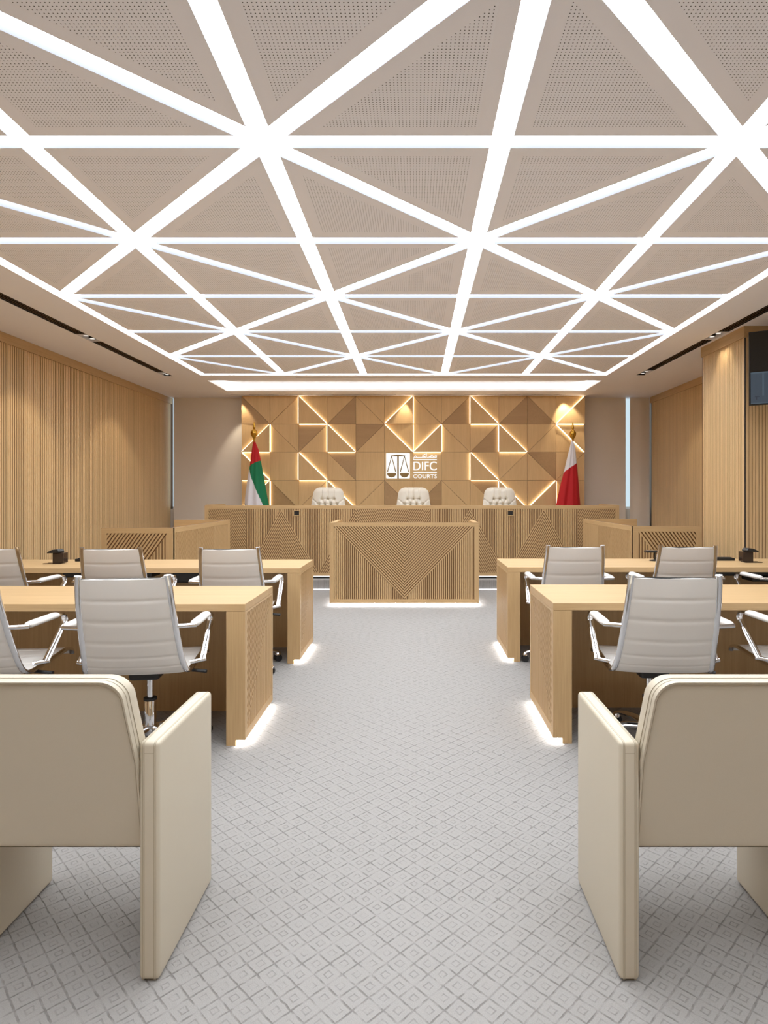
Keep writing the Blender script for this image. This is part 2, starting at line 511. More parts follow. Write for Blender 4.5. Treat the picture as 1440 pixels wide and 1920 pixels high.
# ---- linear air slots and small recessed spots
def diffuser(x0, x1, y0, y1, label, along='y', group='linear air slots'):
    t = thing('air_vent', ((x0 + x1) / 2, (y0 + y1) / 2, CE), label, 'air vent', group)
    a, b = (x1 - x0) / 2, (y1 - y0) / 2
    MB().box(-a, a, -b, b, 0.05, 0.058).build('channel', M_dark, t)
    n = 3 if along == 'y' else 1
    for i in range(1, n + 1):
        if along == 'y':
            c = -a + 2 * a * i / (n + 1); MB().box(c - .003, c + .003, -b, b, 0.004, 0.03).build('blade', M_smoke, t)
    sd = MB()
    sd.box(-a, -a + .002, -b, b, .003, .05); sd.box(a - .002, a, -b, b, .003, .05)
    sd.box(-a, a, -b, -b + .002, .003, .05); sd.box(-a, a, b - .002, b, .003, .05)
    sd.build('side_lining', M_dark, t)
    return t

def spot(x, y, tx, ty, tz, power, size=38, col=(1.0, 0.86, 0.68), parent=None, blend=0.5):
    d = bpy.data.lights.new('spot_bulb', 'SPOT'); d.energy = power; d.color = col; d.spot_size = math.radians(size); d.spot_blend = blend
    d.shadow_soft_size = 0.02
    o = bpy.data.objects.new('spot_bulb', d); sc.collection.objects.link(o)
    if parent:
        o.parent = parent; o.location = (x - parent.location.x, y - parent.location.y, CE - 0.004 - parent.location.z)
    else: o.location = (x, y, CE - 0.004)
    v = Vector((tx - x, ty - y, tz - CE)); o.rotation_euler = v.to_track_quat('-Z', 'Y').to_euler()
    return o

def downlight(x0, x1, y0, y1, label, target=None, power=P_SPOT, n=2, size=38):
    t = thing('downlight', ((x0 + x1) / 2, (y0 + y1) / 2, CE), label, 'downlight', 'recessed spot modules')
    a, b = (x1 - x0) / 2, (y1 - y0) / 2
    MB().box(-a, a, -b, b, 0.05, 0.058).build('housing', M_dark, t)
    for q in (-1, 1):
        if b > a: MB().box(-a, a, q * (b + .012), q * b, -0.001, .04).build('end_trim', M_ceil, t)
        else: MB().box(q * (a + .008), q * a, -b, b, -0.001, .04).build('end_trim', M_ceil, t)
    for i in range(n):
        if b > a: px, py = 0, -b + 2 * b * (i + .5) / n
        else: px, py = -a + 2 * a * (i + .5) / n, 0
        r = min(a, b) * 0.62
        MB().lathe([(r * .9, 0.012), (r, 0.016), (r, .05), (r * .6, .05)], px, py, 16).build('lamp', M_black, t)
        l = MB().lathe([(r * .7, 0.0105), (r * .7, 0.0125)], px, py, 16).build('lens', M_lamp, t)
        l.parent = [c for c in t.children if c.name.startswith('lamp')][-1]
        if target: spot(x0 + a + px, y0 + b + py, *target, power / n, size, parent=t)
    return t
L0, L1 = SLOT_L; R0, R1 = SLOT_R
diffuser(L0, L1, 0.2, 6.58, 'long black air slot in the ceiling along the plain slatted wall, foreground stretch')
downlight(L0, L1, 6.62, 6.88, 'black module of two recessed spots midway along the air slot by the plain slatted wall', (-4.3, 6.75, 0.9), 26, size=75)
diffuser(L0, L1, 6.92, 8.66, 'shorter black air slot in the ceiling by the plain slatted wall, between two spot modules')
downlight(L0, L1, 8.70, 8.92, 'black module of recessed spots ending the air slot by the plain slatted wall', (-4.3, 8.85, 0.8), 24, size=75)
diffuser(R0, R1, 0.2, 6.48, 'long black air slot in the ceiling above the wall screen')
downlight(R0, R1, 6.52, 6.80, 'black module of two recessed spots beside the slatted oak pier', (3.42, 6.7, 1.8), 10, size=70)
diffuser(R0, R1, 6.84, 8.52, 'shorter black air slot in the ceiling beyond the slatted oak pier')
downlight(R0, R1, 8.56, 8.85, 'black module of recessed spots ending the air slot beyond the oak pier', (4.15, 8.75, 0.8), 24, size=75)
B0, B1 = 10.545, 10.60
downlight(-3.17, -2.92, B0, B1, 'small black spot module in the ceiling above the red, green and white flag', (-2.95, 10.95, 0.9), P_SPOT, 1, 62)
diffuser(-2.86, -0.33, B0, B1, 'thin black ceiling slot over the oak wall, between green-striped flag and lit sign', 'x')
downlight(-0.29, -0.06, B0, B1, 'small black spot module in the ceiling above the lit courts sign', (-0.17, 10.85, 0.6), P_SPOT * .7, 1, 55)
diffuser(-0.02, 0.96, B0, B1, 'thin black ceiling slot just past the lit sign', 'x')
diffuser(0.97, 2.50, B0, B1, 'thin black ceiling slot over the oak wall towards the red and white flag', 'x')
downlight(2.51, 2.60, B0, B1, 'tiny black spot module in the ceiling above the red and white flag', (3.0, 10.95, 0.9), P_SPOT * 1.2, 1, 72)

# ---- walls
def slat_wall(mb, x, y0, y1, nx, z1=CE - 0.105, pitch=0.036, wid=0.0245, depth=0.0035, joints=()):
    y = y0
    k = 0
    while y + wid <= y1 + 1e-6:
        cut = .004 if any(abs(y + wid / 2 - j) < 0.018 for j in joints) else 0
        mb.box(x, x + nx * depth, y + cut, y + wid, 0.0, z1)
        y += pitch
mb = MB()
mb.box(XL - 0.12, XL, YF, YB, 0, CE)
o = mb.build('wall_left', M_back); struct(o)
mb = MB(); slat_wall(mb, XL, -0.2, 11.0, 1, joints=(5.28, 6.03, 7.05, 7.80, 8.82, 9.57))
mb.build('slat_cladding', M_wz, o)
MB().box(XL, XL + .022, -0.2, 11.02, CE - 0.105, CE - 0.001).build('top_band', M_y, o)

mb = MB().box(4.20, 4.34, 7.20, 10.90, 0, CE); o = mb.build('wall_right', M_back); struct(o)
mb = MB(); slat_wall(mb, 4.20, 7.21, 10.88, -1); mb.build('slat_cladding', M_wz, o)
MB().box(4.178, 4.20, 7.2, 10.90, CE - 0.105, CE - 0.001).build('top_band', M_y, o)

PX, PY0, PY1 = 3.375, 6.27, 7.20
mb = MB().box(PX, 5.2, PY0, PY1, 0, CE); o = mb.build('wall_pier', M_back); struct(o)
mb = MB(); slat_wall(mb, PX, PY0 + .012, PY1 - .005, -1, z1=CE - .115, pitch=.029, wid=.0195)
x = PX + .007
while x < 4.58:
    mb.box(x, x + .027, PY0 - .006, PY0, 0, CE - .115); x += .034
mb.build('slat_cladding', M_wz, o)
mb = MB(); mb.box(PX - .02, PX, PY0 - .02, PY1, CE - .115, CE - .001, 0); mb.box(PX, 4.6, PY0 - .02, PY0, CE - .115, CE - .001, 1)
mb.build('top_band', [M_y, M_x], o)
mb = MB().box(PX - .002, PX + .005, PY0 - .004, PY0 + .006, 0, CE - .115); mb.build('corner_strip', M_dark, o)

o = MB().box(XR, XR + .12, YF, PY0, 0, CE).build('wall_side', M_wall); struct(o)
o = MB().box(XL - .1, XR + .1, YF - .12, YF, 0, CE).build('wall_front', M_z); struct(o)
o = MB().box(XL - .1, XR + .1, YB, YB + .12, 0, CE).build('wall_back', M_wall); struct(o)
mb = MB(); mb.box(XL, -3.03, 11.0, 11.06, 0, 1.06); mb.box(2.96, 4.2, 11.0, 11.06, 0, 1.06)
o = mb.build('wall_below_windows', M_wall); struct(o)

# windows behind the blinds
def window(n, x0, x1):
    o = MB().box(x0, x1, 11.10, 11.12, 1.06, CE).build('window_%d' % n, M_day); struct(o)
    mb = MB()
    for xx in (x0, x1 - .008): mb.box(xx, xx + .008, 11.06, 11.10, 1.06, CE)
    mb.box(x0, x1, 11.06, 11.10, 1.06, 1.10)
    mb.build('window_frame', M_white, o)
window(1, XL + .01, -3.03); window(2, 2.96, 4.19)
def blind(x0, x1, label):
    t = thing('roller_blind', ((x0 + x1) / 2, 10.93, STEP_Z), label, 'blind', 'roller blinds')
    a = (x1 - x0) / 2
    MB().grid(lambda u, v: (-a + 2 * a * u, 0.004 * math.sin(u * 9), 0.02 + v * (CE - .02 - STEP_Z)), 24, 4).build('fabric', M_blind, t, smooth=60)
    MB().box(-a, a, -.008, .008, 0.0, 0.028).build('bottom_bar', M_blind, t, bevel=.003)
    return t
blind(-4.295, -3.045, 'plain pale roller blind beside the oak wall, behind the red, green and white flag')
blind(2.985, 3.755, 'wide pale roller blind beside the oak wall, next to the red and white flag')
blind(3.83, 4.185, 'narrow pale roller blind in the corner against the slatted wall')

# ================================================================== FEATURE WALL
FX, FZ, FY = -3.03, 3.038, 10.74
CW = 0.4993; RH = 0.4915
DI = {}
rows = ['\\/\\/\\/\\/\\/\\/', '/\\/\\/\\/\\/\\/\\', '\\.\\\\..  .\\/\\/', '/\\/\\/\\/\\\\\\/\\']
rows[2] = '\\.\\\\....\\/\\/'
for r, s_ in enumerate(rows):
    for c, ch in enumerate(s_):
        if ch != '.': DI[(r, c)] = ch
LIT = set()
def d(r, c, low): LIT.add(('d', r, c, low))
def v(r, i, low): LIT.add(('v', r, i, low))       # boundary left of column i
def h(j, c): LIT.add(('h', j, c, 'B'))            # top edge of row j
v(0, 2, 'L'); d(0, 2, 'UR'); d(0, 5, 'UL'); v(0, 6, 'R'); v(0, 8, 'L'); d(0, 8, 'UR'); d(0, 11, 'UL')
d(1, 0, 'UL'); v(1, 1, 'R'); h(1, 2); v(1, 3, 'L'); d(1, 3, 'UR'); d(1, 5, 'UR'); v(1, 6, 'R'); d(1, 6, 'UL'); v(1, 7, 'R')
h(1, 8); v(1, 9, 'L'); d(1, 9, 'UR'); d(1, 11, 'LL'); h(1, 11)
h(2, 0); d(2, 0, 'UR'); v(2, 2, 'L'); d(2, 2, 'UR'); h(2, 3); h(2, 6); v(2, 8, 'L'); d(2, 8, 'UR'); h(2, 9)
h(3, 0); d(3, 0, 'UL'); v(3, 1, 'R'); h(3, 2); v(3, 3, 'L'); d(3, 3, 'UR'); h(4, 5); h(3, 8); v(3, 9, 'L'); d(3, 9, 'UR'); d(3, 10, 'UL'); v(3, 11, 'R')
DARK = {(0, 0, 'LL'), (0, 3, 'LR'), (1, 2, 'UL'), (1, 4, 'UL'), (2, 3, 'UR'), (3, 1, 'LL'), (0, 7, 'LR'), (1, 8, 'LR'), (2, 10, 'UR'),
        (3, 6, 'LR'), (3, 8, 'UR'), (3, 5, 'LL'), (0, 9, 'LR'), (0, 10, 'LL')}  # triangles whose tilt shade is painted in with darker oak
fw = thing('wall_panelling', (0, FY, STEP_Z), 'oak feature wall of square and triangular panels with glowing seams behind the bench', 'wall panelling')
def P2(i, j): return (FX + CW * i, FZ - RH * j - STEP_Z)
o = MB().box(FX, FX + 12 * CW, 0.0, 0.30, 0, FZ - STEP_Z).build('backing', M_back, fw)
LOWH, MIDH, HIH = 0.014, 0.034, 0.062
strips = []
for r in range(6):
    for c in range(12):
        TL, TR, BR, BL = (c, r), (c + 1, r), (c + 1, r + 1), (c, r + 1)
        ch = DI.get((r, c))
        if r == 5: BR, BL = (c + 1, 5.9), (c, 5.9)
        if ch == '\\': fs = [('UR', [TL, BR, TR]), ('LL', [TL, BL, BR])]
        elif ch == '/': fs = [('UL', [TL, BL, TR]), ('LR', [TR, BL, BR])]
        else: fs = [('SQ', [TL, BL, BR, TR])]
        for nm, nodes in fs:
            con = {n_: [] for n_ in nodes}
            lowedges = []
            for a in range(len(nodes)):
                n1, n2 = nodes[a], nodes[(a + 1) % len(nodes)]
                st = None
                if n1[0] == n2[0]:
                    i = n1[0]
                    for low in 'LR':
                        if ('v', r, i, low) in LIT: st = 'low' if (low == 'R') == (c == i) else 'high'
                elif n1[1] == n2[1]:
                    j = n1[1]
                    if ('h', j, c, 'B') in LIT: st = 'low' if r == j else 'high'
                else:
                    for low in ('UR', 'LL', 'UL', 'LR'):
                        if ('d', r, c, low) in LIT: st = 'low' if nm == low else 'high'
                if st:
                    for n_ in (n1, n2): con[n_].append(LOWH if st == 'low' else HIH)
                    if st == 'low': lowedges.append((n1, n2))
            hs = [sum(con[n_]) / len(con[n_]) if con[n_] else MIDH for n_ in nodes]
            if nm == 'SQ': hs = [sum(hs) / 4] * 4
            poly = [P2(*n_) for n_ in nodes]
            q = inset(poly, 0.0022)
            mb = MB()
            mb.prism([(p[0], 0, p[1]) for p in q], [Vector((0, -hh, 0)) for hh in hs])
            mt = M_fz
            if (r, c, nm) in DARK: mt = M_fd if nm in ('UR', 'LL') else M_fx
            mb.build('oak_panel', mt, fw)
            H = dict(zip(nodes, hs))
            for n1, n2 in lowedges:
                p1, p2 = Vector((P2(*n1)[0], 0, P2(*n1)[1])), Vector((P2(*n2)[0], 0, P2(*n2)[1]))
                dd = (p2 - p1).normalized(); nn = Vector((-dd.z, 0, dd.x))
                p1 += dd * .012; p2 -= dd * .012
                cen = Vector((sum(P2(*n_)[0] for n_ in nodes) / len(nodes), 0, sum(P2(*n_)[1] for n_ in nodes) / len(nodes)))
                if nn.dot(cen - p1) < 0: nn = -nn
                a0, a1 = p1 + nn * .002, p1 + nn * .0075; b0, b1 = p2 + nn * .002, p2 + nn * .0075
                MB().prism([a0, a1, b1, b0], [Vector((0, -H[n1] - .024, 0))] * 2 + [Vector((0, -H[n2] - .024, 0))] * 2).build('seam_light', M_seam, fw)

# ================================================================== SIGN
SGY = FY - 0.048
sg = thing('courts_sign', (-0.05, SGY, 2.08), 'backlit white courts sign with scales of justice and lettering on the oak wall', 'sign')
def sx(px): return (680 + px / 8 - 778) * (SGY / 1150) + 0.05        # sign drawing units -> metres, local
def sz(py): return EYE - (830 + py / 8 - 925.5) * (SGY / 1150) - 2.08
def flat(mb, pts, y0=0.0, th=0.006, m=0):
    mb.prism([(sx(a), y0, sz(b)) for a, b in pts], Vector((0, -th, 0)), m)
x0, x1, y0, y1 = 352, 708, 157, 537
rp = arc(x1 - 12, y1 - 12, 12, 0, 90) + arc(x0 + 12, y1 - 12, 12, 90, 180) + arc(x0 + 12, y0 + 12, 12, 180, 270) + arc(x1 - 12, y0 + 12, 12, 270, 360)
mb = MB(); flat(mb, rp, 0.0, 0.018); mb.build('sign_plate', M_logo, sg)
mb = MB()
flat(mb, [(420, 196), (530, 180), (640, 196), (640, 207), (420, 207)], -.0185, .003)
flat(mb, [(519, 205), (543, 205), (543, 540), (519, 540)], -.0185, .003)
for cx in (435, 627):
    flat(mb, [(cx - 5, 205), (cx + 5, 205), (cx - 55, 440), (cx - 70, 440)], -.0185, .003)
    flat(mb, [(cx - 5, 205), (cx + 5, 205), (cx + 70, 440), (cx + 55, 440)], -.0185, .003)
    flat(mb, [(cx - 70, 455)] + [(cx - 70 * math.cos(t * PI / 12), 455 + 68 * math.sin(t * PI / 12)) for t in range(13)][1:-1] + [(cx + 70, 455)], -.0185, .003)
mb.build('scales_emblem', M_bronze, sg)
mb = MB()
flat(mb, [(758, 249), (1112, 249), (1112, 263), (758, 263)]); flat(mb, [(762, 439), (1112, 439), (1112, 453), (762, 453)])
mb.build('sign_rule', M_logo, sg)
def text_part(body, box, name):
    cu = bpy.data.curves.new('lettering', 'FONT'); cu.body = body; cu.size = 1.0; cu.extrude = 0.0; cu.offset = 0.004
    ob = bpy.data.objects.new('lettering', cu); sc.collection.objects.link(ob)
    bpy.context.view_layer.update()
    me = bpy.data.meshes.new_from_object(ob.evaluated_get(bpy.context.evaluated_depsgraph_get()))
    bpy.data.objects.remove(ob)
    xs_ = [q.co.x for q in me.vertices]; ys_ = [q.co.y for q in me.vertices]
    a, b, c_, d_ = min(xs_), max(xs_), min(ys_), max(ys_)
    bm = bmesh.new(); bm.from_mesh(me)
    for q in bm.verts:
        u, vv = (q.co.x - a) / (b - a), (q.co.y - c_) / (d_ - c_)
        q.co = Vector((sx(box[0] + (box[1] - box[0]) * u), -0.004, sz(box[3] + (box[2] - box[3]) * vv)))
    ext = bmesh.ops.extrude_face_region(bm, geom=bm.faces[:])
    for e in ext['geom']:
        if isinstance(e, bmesh.types.BMVert): e.co.y -= 0.008
    bmesh.ops.recalc_face_normals(bm, faces=bm.faces)
    bm.to_mesh(me); bm.free(); me.materials.clear(); me.materials.append(M_logo)
    ob = bpy.data.objects.new(name, me); sc.collection.objects.link(ob); ob.parent = sg
text_part('DIFC', (762, 1110, 283, 417), 'sign_lettering')
text_part('COURTS', (758, 1112, 474, 534), 'sign_lettering')
mb = MB()
def stroke(pts, w_=9):
    path = [Vector((sx(a), -0.006, sz(b))) for a, b in pts]
    mb.tube(path, w_ / 8 * SGY / 1150 * .62, 0.004, 8, up=(0, 1, 0))
def loop(cx, cy, rx, ry): stroke([(cx + rx * math.cos(t * PI / 5), cy + ry * math.sin(t * PI / 5)) for t in range(11)], 7)
loop(1094, 208, 13, 13); stroke([(1108, 192), (1108, 222), (1000, 222)])
stroke([(1066, 222), (1050, 196), (1020, 194), (1040, 200), (985, 222)]); stroke([(985, 222), (966, 222)])
stroke([(956, 163), (956, 224)]); stroke([(956, 222), (930, 222)])
stroke([(938, 224), (938, 210), (890, 205), (905, 190), (940, 172)]); stroke([(938, 222), (800, 222)])
loop(792, 212, 13, 13); stroke([(780, 214), (766, 228), (764, 244)])
mb.build('sign_lettering', M_logo, sg)

# ================================================================== JUDGES BENCH
BX0, BX1, BY, BT = -2.97, 2.885, 8.66, 1.164
bench = thing('judges_bench', (0, BY, STEP_Z), 'long slatted oak judges bench on the carpeted platform before the feature wall', 'bench')
zb = 0.17 - STEP_Z; zt = BT - STEP_Z; Wb = BX1 - BX0; Hb = zt - zb
MB().box(BX0, BX1, 0.012, 0.05, zb, zt).build('front_panel', M_back, bench)
O = Vector((BX0, 0.012, zb))
mb = MB(); frame(mb, O, X, Z, -Y, Wb, Hb, (.055, .055, .045, .045), m=0, mv=1); mb.build('front_frame', [M_x, M_z], bench)
def bpx(px): return (px - 778) * BY / 1150 - BX0
vt, v0 = Hb - .045, .045
cuts = [.055, bpx(461)]
mb = MB()
sl = lambda poly, ang: slats(mb, O, X, Z, -Y, poly, ang, .0245, .0150, .011)
sl([(.055, v0), (bpx(461), v0), (bpx(461), vt), (.055, vt)], -58)
def tri_up(c, l, r):
    sl([(l, v0), (c, v0), (c, vt)], math.degrees(math.atan2(vt - v0, c - l)))
    sl([(c, v0), (r, v0), (c, vt)], -math.degrees(math.atan2(vt - v0, r - c)))
def gap_down(l, r, b):   # vertical slats between two triangles, narrowing to the bottom
    sl([(l, vt), (b, v0), (r, vt)], 90)
t1, t2, t3, t4 = bpx(526.5), bpx(667), bpx(881), bpx(1020)
e0, e1 = bpx(461), bpx(1084)
tri_up(t1, bpx(456) + .04, bpx(597)); tri_up(t4, bpx(950), bpx(1090) - .04)
sl([(e0, v0), (e0 + .003, v0), (t1, vt), (e0, vt)], 90)
gap_down(t1, t2, bpx(597))
sl([(bpx(597), v0), (t2, v0), (t2, vt)], math.degrees(math.atan2(vt - v0, t2 - bpx(597))))
cV = bpx(737)
sl([(t2, v0), (cV, v0), (cV, vt), (t2, vt)], -58); sl([(cV, v0), (bpx(807), v0), (bpx(807), vt), (cV, vt)], 58)
sl([(bpx(807), v0), (bpx(811), v0), (t3, vt), (bpx(807), vt)], 90)
tri_up(t3, bpx(811), bpx(950)); gap_down(t3, t4, bpx(950))
sl([(t4, vt), (e1 - .003, v0), (e1, v0), (e1, vt)], 90)
sl([(e1, v0), (Wb - .055, v0), (Wb - .055, vt), (e1, vt)], 58)
mb.build('slat_front', M_z, bench)
MB().box(BX0, BX1, .05, .20, zt - .05, zt).build('top_rail', M_x, bench)
MB().box(BX0 + .05, BX1 - .05, .05, .75, .60, .64).build('worktop', M_x, bench)
for sgn, xx in ((1, BX0), (-1, BX1)):
    MB().box(xx, xx + sgn * .05, .05, .80, zb, zt + (.012 if sgn > 0 else .008)).build('side_panel', M_y, bench)
MB().box(BX0 + .06, BX1 - .06, .045, .09, 0.0, zb).build('plinth', M_black, bench)
MB().box(BX0 + .04, BX1 - .04, .028, .044, zb - .012, zb - .001).build('plinth_light', M_line, bench)
for px in (556.4, 957):
    cx = (px - 778) * BY / 1150; cz = EYE - (962 - 925.5) * BY / 1150 - STEP_Z
    f = MB(); a, b = .046, .040
    frame(f, Vector((cx - a, -.002, cz - b)), X, Z, -Y, 2 * a, 2 * b, (.010,) * 4, .006)
    s_ = f.build('socket_frame', M_x, bench)
    MB().box(cx - a + .009, cx + a - .009, -.0035, .01, cz - b + .009, cz + b - .009).build('socket_plate', M_black, s_)
# light at the foot of the platform
tag(MB().box(XL + .1, 4.1, STEP_Y - .014, STEP_Y - .002, 0.001, 0.006).build('step_light', M_line), 'white light strip at the foot of the carpeted platform step', 'light strip')

# ================================================================== CLERK DESK
DX0, DX1, DY, DT = -1.010, 0.758, 7.26, 0.990
ck = thing('clerk_desk', ((DX0 + DX1) / 2, DY, 0), 'oak clerk desk with a V of slats, standing alone in front of the judges bench', 'desk')
Wd, Hd, a = DX1 - DX0, DT - .036, (DX1 - DX0) / 2
MB().box(-a, a, .012, .045, .036, DT).build('front_panel', M_back, ck)
O = Vector((-a, .012, .036))
mb = MB(); frame(mb, O, X, Z, -Y, Wd, Hd, (.05, .05, .047, .047), m=0, mv=1); mb.build('front_frame', [M_x, M_z], ck)
mb = MB(); l, r, b, t = .05, Wd - .05, .047, Hd - .047; c = Wd / 2
ang = math.degrees(math.atan2(t - b, c - l))
slats(mb, O, X, Z, -Y, [(l, t), (c, b), (c, t)], -ang); slats(mb, O, X, Z, -Y, [(c, t), (c, b), (r, t)], ang)
slats(mb, O, X, Z, -Y, [(l, b), (c, b), (l, t)], 90); slats(mb, O, X, Z, -Y, [(c, b), (r, b), (r, t)], 90)
mb.build('slat_front', M_z, ck)
for s_ in (-1, 1):
    MB().box(s_ * a, s_ * (a - .06), .045, .75, .036, DT).build('side_panel', M_y, ck)
MB().box(-a + .06, a - .06, .045, .70, .71, .75).build('worktop', M_x, ck)
MB().box(-a + .06, a - .06, .06, .70, .0, .036).build('plinth', M_white, ck)
MB().box(-a + .02, a - .02, .018, .045, .030, .0355).build('plinth_light', M_led, ck)
for s_ in (-1, 1): MB().box(s_ * (a - .045), s_ * (a - .020), .05, .70, .030, .0355).build('plinth_light', M_led, ck)

# ================================================================== WITNESS DESKS
def enclosure(x_in, x_out, y0, y1, label, s):
    """s=+1: aisle side towards +x"""
    top = .990
    t = thing('witness_desk', ((x_in + x_out) / 2, y0, 0), label, 'desk', 'side desks facing the middle')
    W, D = abs(x_in - x_out), y1 - y0; a = W / 2
    MB().box(-a, a, .012, .045, .03, top).build('front_panel', M_back, t)
    O = Vector((-a, .012, .03)); H = top - .03
    mb = MB(); frame(mb, O, X, Z, -Y, W, H, (.055,) * 4, m=0, mv=1); mb.build('front_frame', [M_x, M_z], t)
    mb = MB(); l, r, b, tt = .055, W - .055, .055, H - .055
    an = math.degrees(math.atan2(tt - b, r - l))
    if s > 0:
        slats(mb, O, X, Z, -Y, [(l, b), (r, tt), (l, tt)], an, .030, .018); slats(mb, O, X, Z, -Y, [(l, b), (r, b), (r, tt)], 90, .030, .018)
    else:
        slats(mb, O, X, Z, -Y, [(l, tt), (r, b), (r, tt)], -an, .030, .018); slats(mb, O, X, Z, -Y, [(l, b), (r, b), (l, tt)], 90, .030, .018)
    mb.build('slat_front', M_z, t)
    xi = s * a
    MB().box(xi - s * .012, xi - s * .045, .045, D, .03, top).build('aisle_panel', M_back, t)
    O = Vector((xi - s * .012, .012, .03)); N = X * s; Wd_ = D - .012
    if s > 0: U = Y
    else: U = Y
    mb = MB(); frame(mb, O, U, Z, N, Wd_, H, (.05,) * 4, m=0, mv=1); mb.build('aisle_frame', [M_y, M_z], t)
    mb = MB(); l, r, b, tt = .05, Wd_ - .05, .05, H - .05; q1, q2 = l + (r - l) * .36, l + (r - l) * .68
    slats(mb, O, U, Z, N, [(l, tt), (q1 - .12, b), (q1, b), (q1, tt)], -68, .024, .0145)
    slats(mb, O, U, Z, N, [(l, b), (q1 - .12, b), (l, tt)], 90, .024, .0145)
    slats(mb, O, U, Z, N, [(q1, tt), (q1, b), (q2, b)], 90, .024, .0145)
    slats(mb, O, U, Z, N, [(q1, tt), (q2, b), (q2, tt)], -68, .024, .0145)
    slats(mb, O, U, Z, N, [(q2, b), (r, b), (r, tt), (q2, tt)], 74, .024, .0145)
    mb.build('slat_side', M_z, t)
    MB().box(-a, a, D, D + .045, .03, top).build('end_panel', M_x, t)
    MB().box(-a, a - .045, .05, D - .01, .71, .75).build('worktop', M_y, t) if s > 0 else MB().box(-a + .045, a, .05, D - .01, .71, .75).build('worktop', M_y, t)
    MB().box(-a + .06, a - .06, .08, D - .06, 0, .03).build('plinth', M_black, t)
    return t
enclosure(-2.42, -3.135, 6.13, 7.98, 'oak witness desk by the platform on the side of the flag with green', 1)
enclosure(2.28, 2.995, 6.41, 8.27, 'oak witness desk by the platform on the side of the slatted pier', -1)

# ================================================================== COUNSEL DESKS
DESKH = 0.75
def counsel_desk(xa, xe, y0, y1, label, s, trays=()):
    """s=+1: the slatted end faces +x (aisle)"""
    t = thing('counsel_desk', (xa, y0, 0), label, 'desk', 'counsel desks')
    D = y1 - y0; L = (xe - xa)
    MB().box(0, L, 0, D, DESKH - .04, DESKH).build('desktop', M_x, t, bevel=.0015, seg=1)
    # aisle end: post, end panel with slats
    MB().box(-s * .012, -s * .10, 0.0, D, .03, DESKH - .0405).build('end_panel', [M_z], t)
    MB().box(-s * .05, -s * .10, 0.0, D - .03, .0, .03).build('plinth', M_z, t)
    MB().box(-s * .018, -s * .044, .012, D - .02, .024, .0295).build('plinth_light', M_led, t)
    O = Vector((-s * .012, 0, .03)); N = X * s; H = DESKH - .0405 - .03
    mb = MB(); frame(mb, O, Y, Z, N, D, H, (.04, .04, .045, .012), m=0, mv=1); mb.build('end_frame', [M_y, M_z], t)
    mb = MB(); l, r, b, tt = .04, D - .04, .045, H - .012
    slats(mb, O, Y, Z, N, [(l, b), (r, tt), (l, tt)], -62, .021, .0125, .010)
    slats(mb, O, Y, Z, N, [(l, b), (r, b), (r, tt)], 90, .021, .0125, .010)
    mb.build('slat_end', M_z, t)
    MB().box(L, L + s * .10, 0, D, 0, DESKH - .0405).build('far_leg', M_z, t)
    MB().box(-s * .10, L + s * .10, D - .11, D - .085, 0, DESKH - .041).build('modesty_panel', M_z, t)
    for (u0, u1, z0, z1) in trays:
        MB().box(u0 - xa, u1 - xa, D - .30, D - .12, z0, z1).build('cable_tray', M_rubber, t, bevel=.012)
    return t
counsel_desk(-.897, -3.75, 3.24, 3.87, 'oak counsel desk just beyond the beige armchair, green-flag side', 1)
counsel_desk(-.900, -3.75, 4.81, 5.43, 'oak counsel desk in the row next to the witness desk, green-flag side', 1,
             ((-2.03, -1.80, .585, .69), (-2.95, -2.2, .63, .69)))
counsel_desk(.737, 3.75, 3.27, 3.93, 'oak counsel desk just beyond the beige armchair, on the wall screen side', -1)
counsel_desk(.734, 3.75, 4.86, 5.50, 'oak counsel desk in the row next to the witness desk, wall screen side', -1,
             ((2.3, 3.5, .635, .69), (2.86, 3.3, .585, .63)))

# ---- small devices on the back desks
def device(x, y, s, label):
    t = thing('desk_device', (x, y, DESKH), label, 'device', 'smoked brown desk units')
    a = .046
    MB().box(-a, a, -.01, .06, .004, .088).build('body', M_smoke, t, bevel=.004)
    mb = MB(); mb.box(-s * .10, s * a, -.055, -.02, .0, .006); mb.box(-s * .09, s * a, .0, .02, .0, .006); mb.build('base_fork', M_smoke, t, bevel=.002)
    mb = MB()
    pr = [(-.085, 0), (-.078, .012), (-.04, .030), (.005, .034), (.022, .016), (.02, 0.004)]
    mb.prism([(s * p[0], -.03, .086 + p[1]) for p in pr], Vector((0, .085, 0)))
    mb.build('cap', M_black, t, bevel=.006, fix=True)
    return t
device(-2.975, 5.12, 1, 'smoked brown desk unit with black cap, on the desk on the green-flag side')
device(2.83, 5.22, -1, 'smoked brown desk unit with black cap, on the desk on the wall screen side')
def bar(x0, x1, y, label):
    t = thing('cable_cover', ((x0 + x1) / 2, y, DESKH), label, 'cable cover', 'black strips on the desks')
    a = (x1 - x0) / 2
    MB().box(-a, a, -.035, .035, 0, .022).build('strip', M_black, t, bevel=.003)
    MB().box(-a + .02, a - .02, -.02, .02, .020, .028).build('lid', M_rubber, t, bevel=.002)
bar(-2.92, -2.35, 5.30, 'low black strip along the far edge of the desk, side of the flag with green')
bar(2.25, 2.78, 5.36, 'low black strip along the far edge of the desk, wall screen side')
t = thing('desk_microphone', (2.085, 5.33, DESKH), 'small black desk stand with a flat chrome-topped head behind a white office chair', 'microphone')
MB().lathe([(.045, 0), (.045, .006), (.012, .012)], 0, 0, 20).build('base', M_black, t, smooth=40)
MB().tube([(0, 0, .008), (0, 0, .075)], .008).build('stem', M_black, t, smooth=40)
MB().box(-.085, .05, -.03, .03, .072, .088).build('head', M_black, t, bevel=.004)
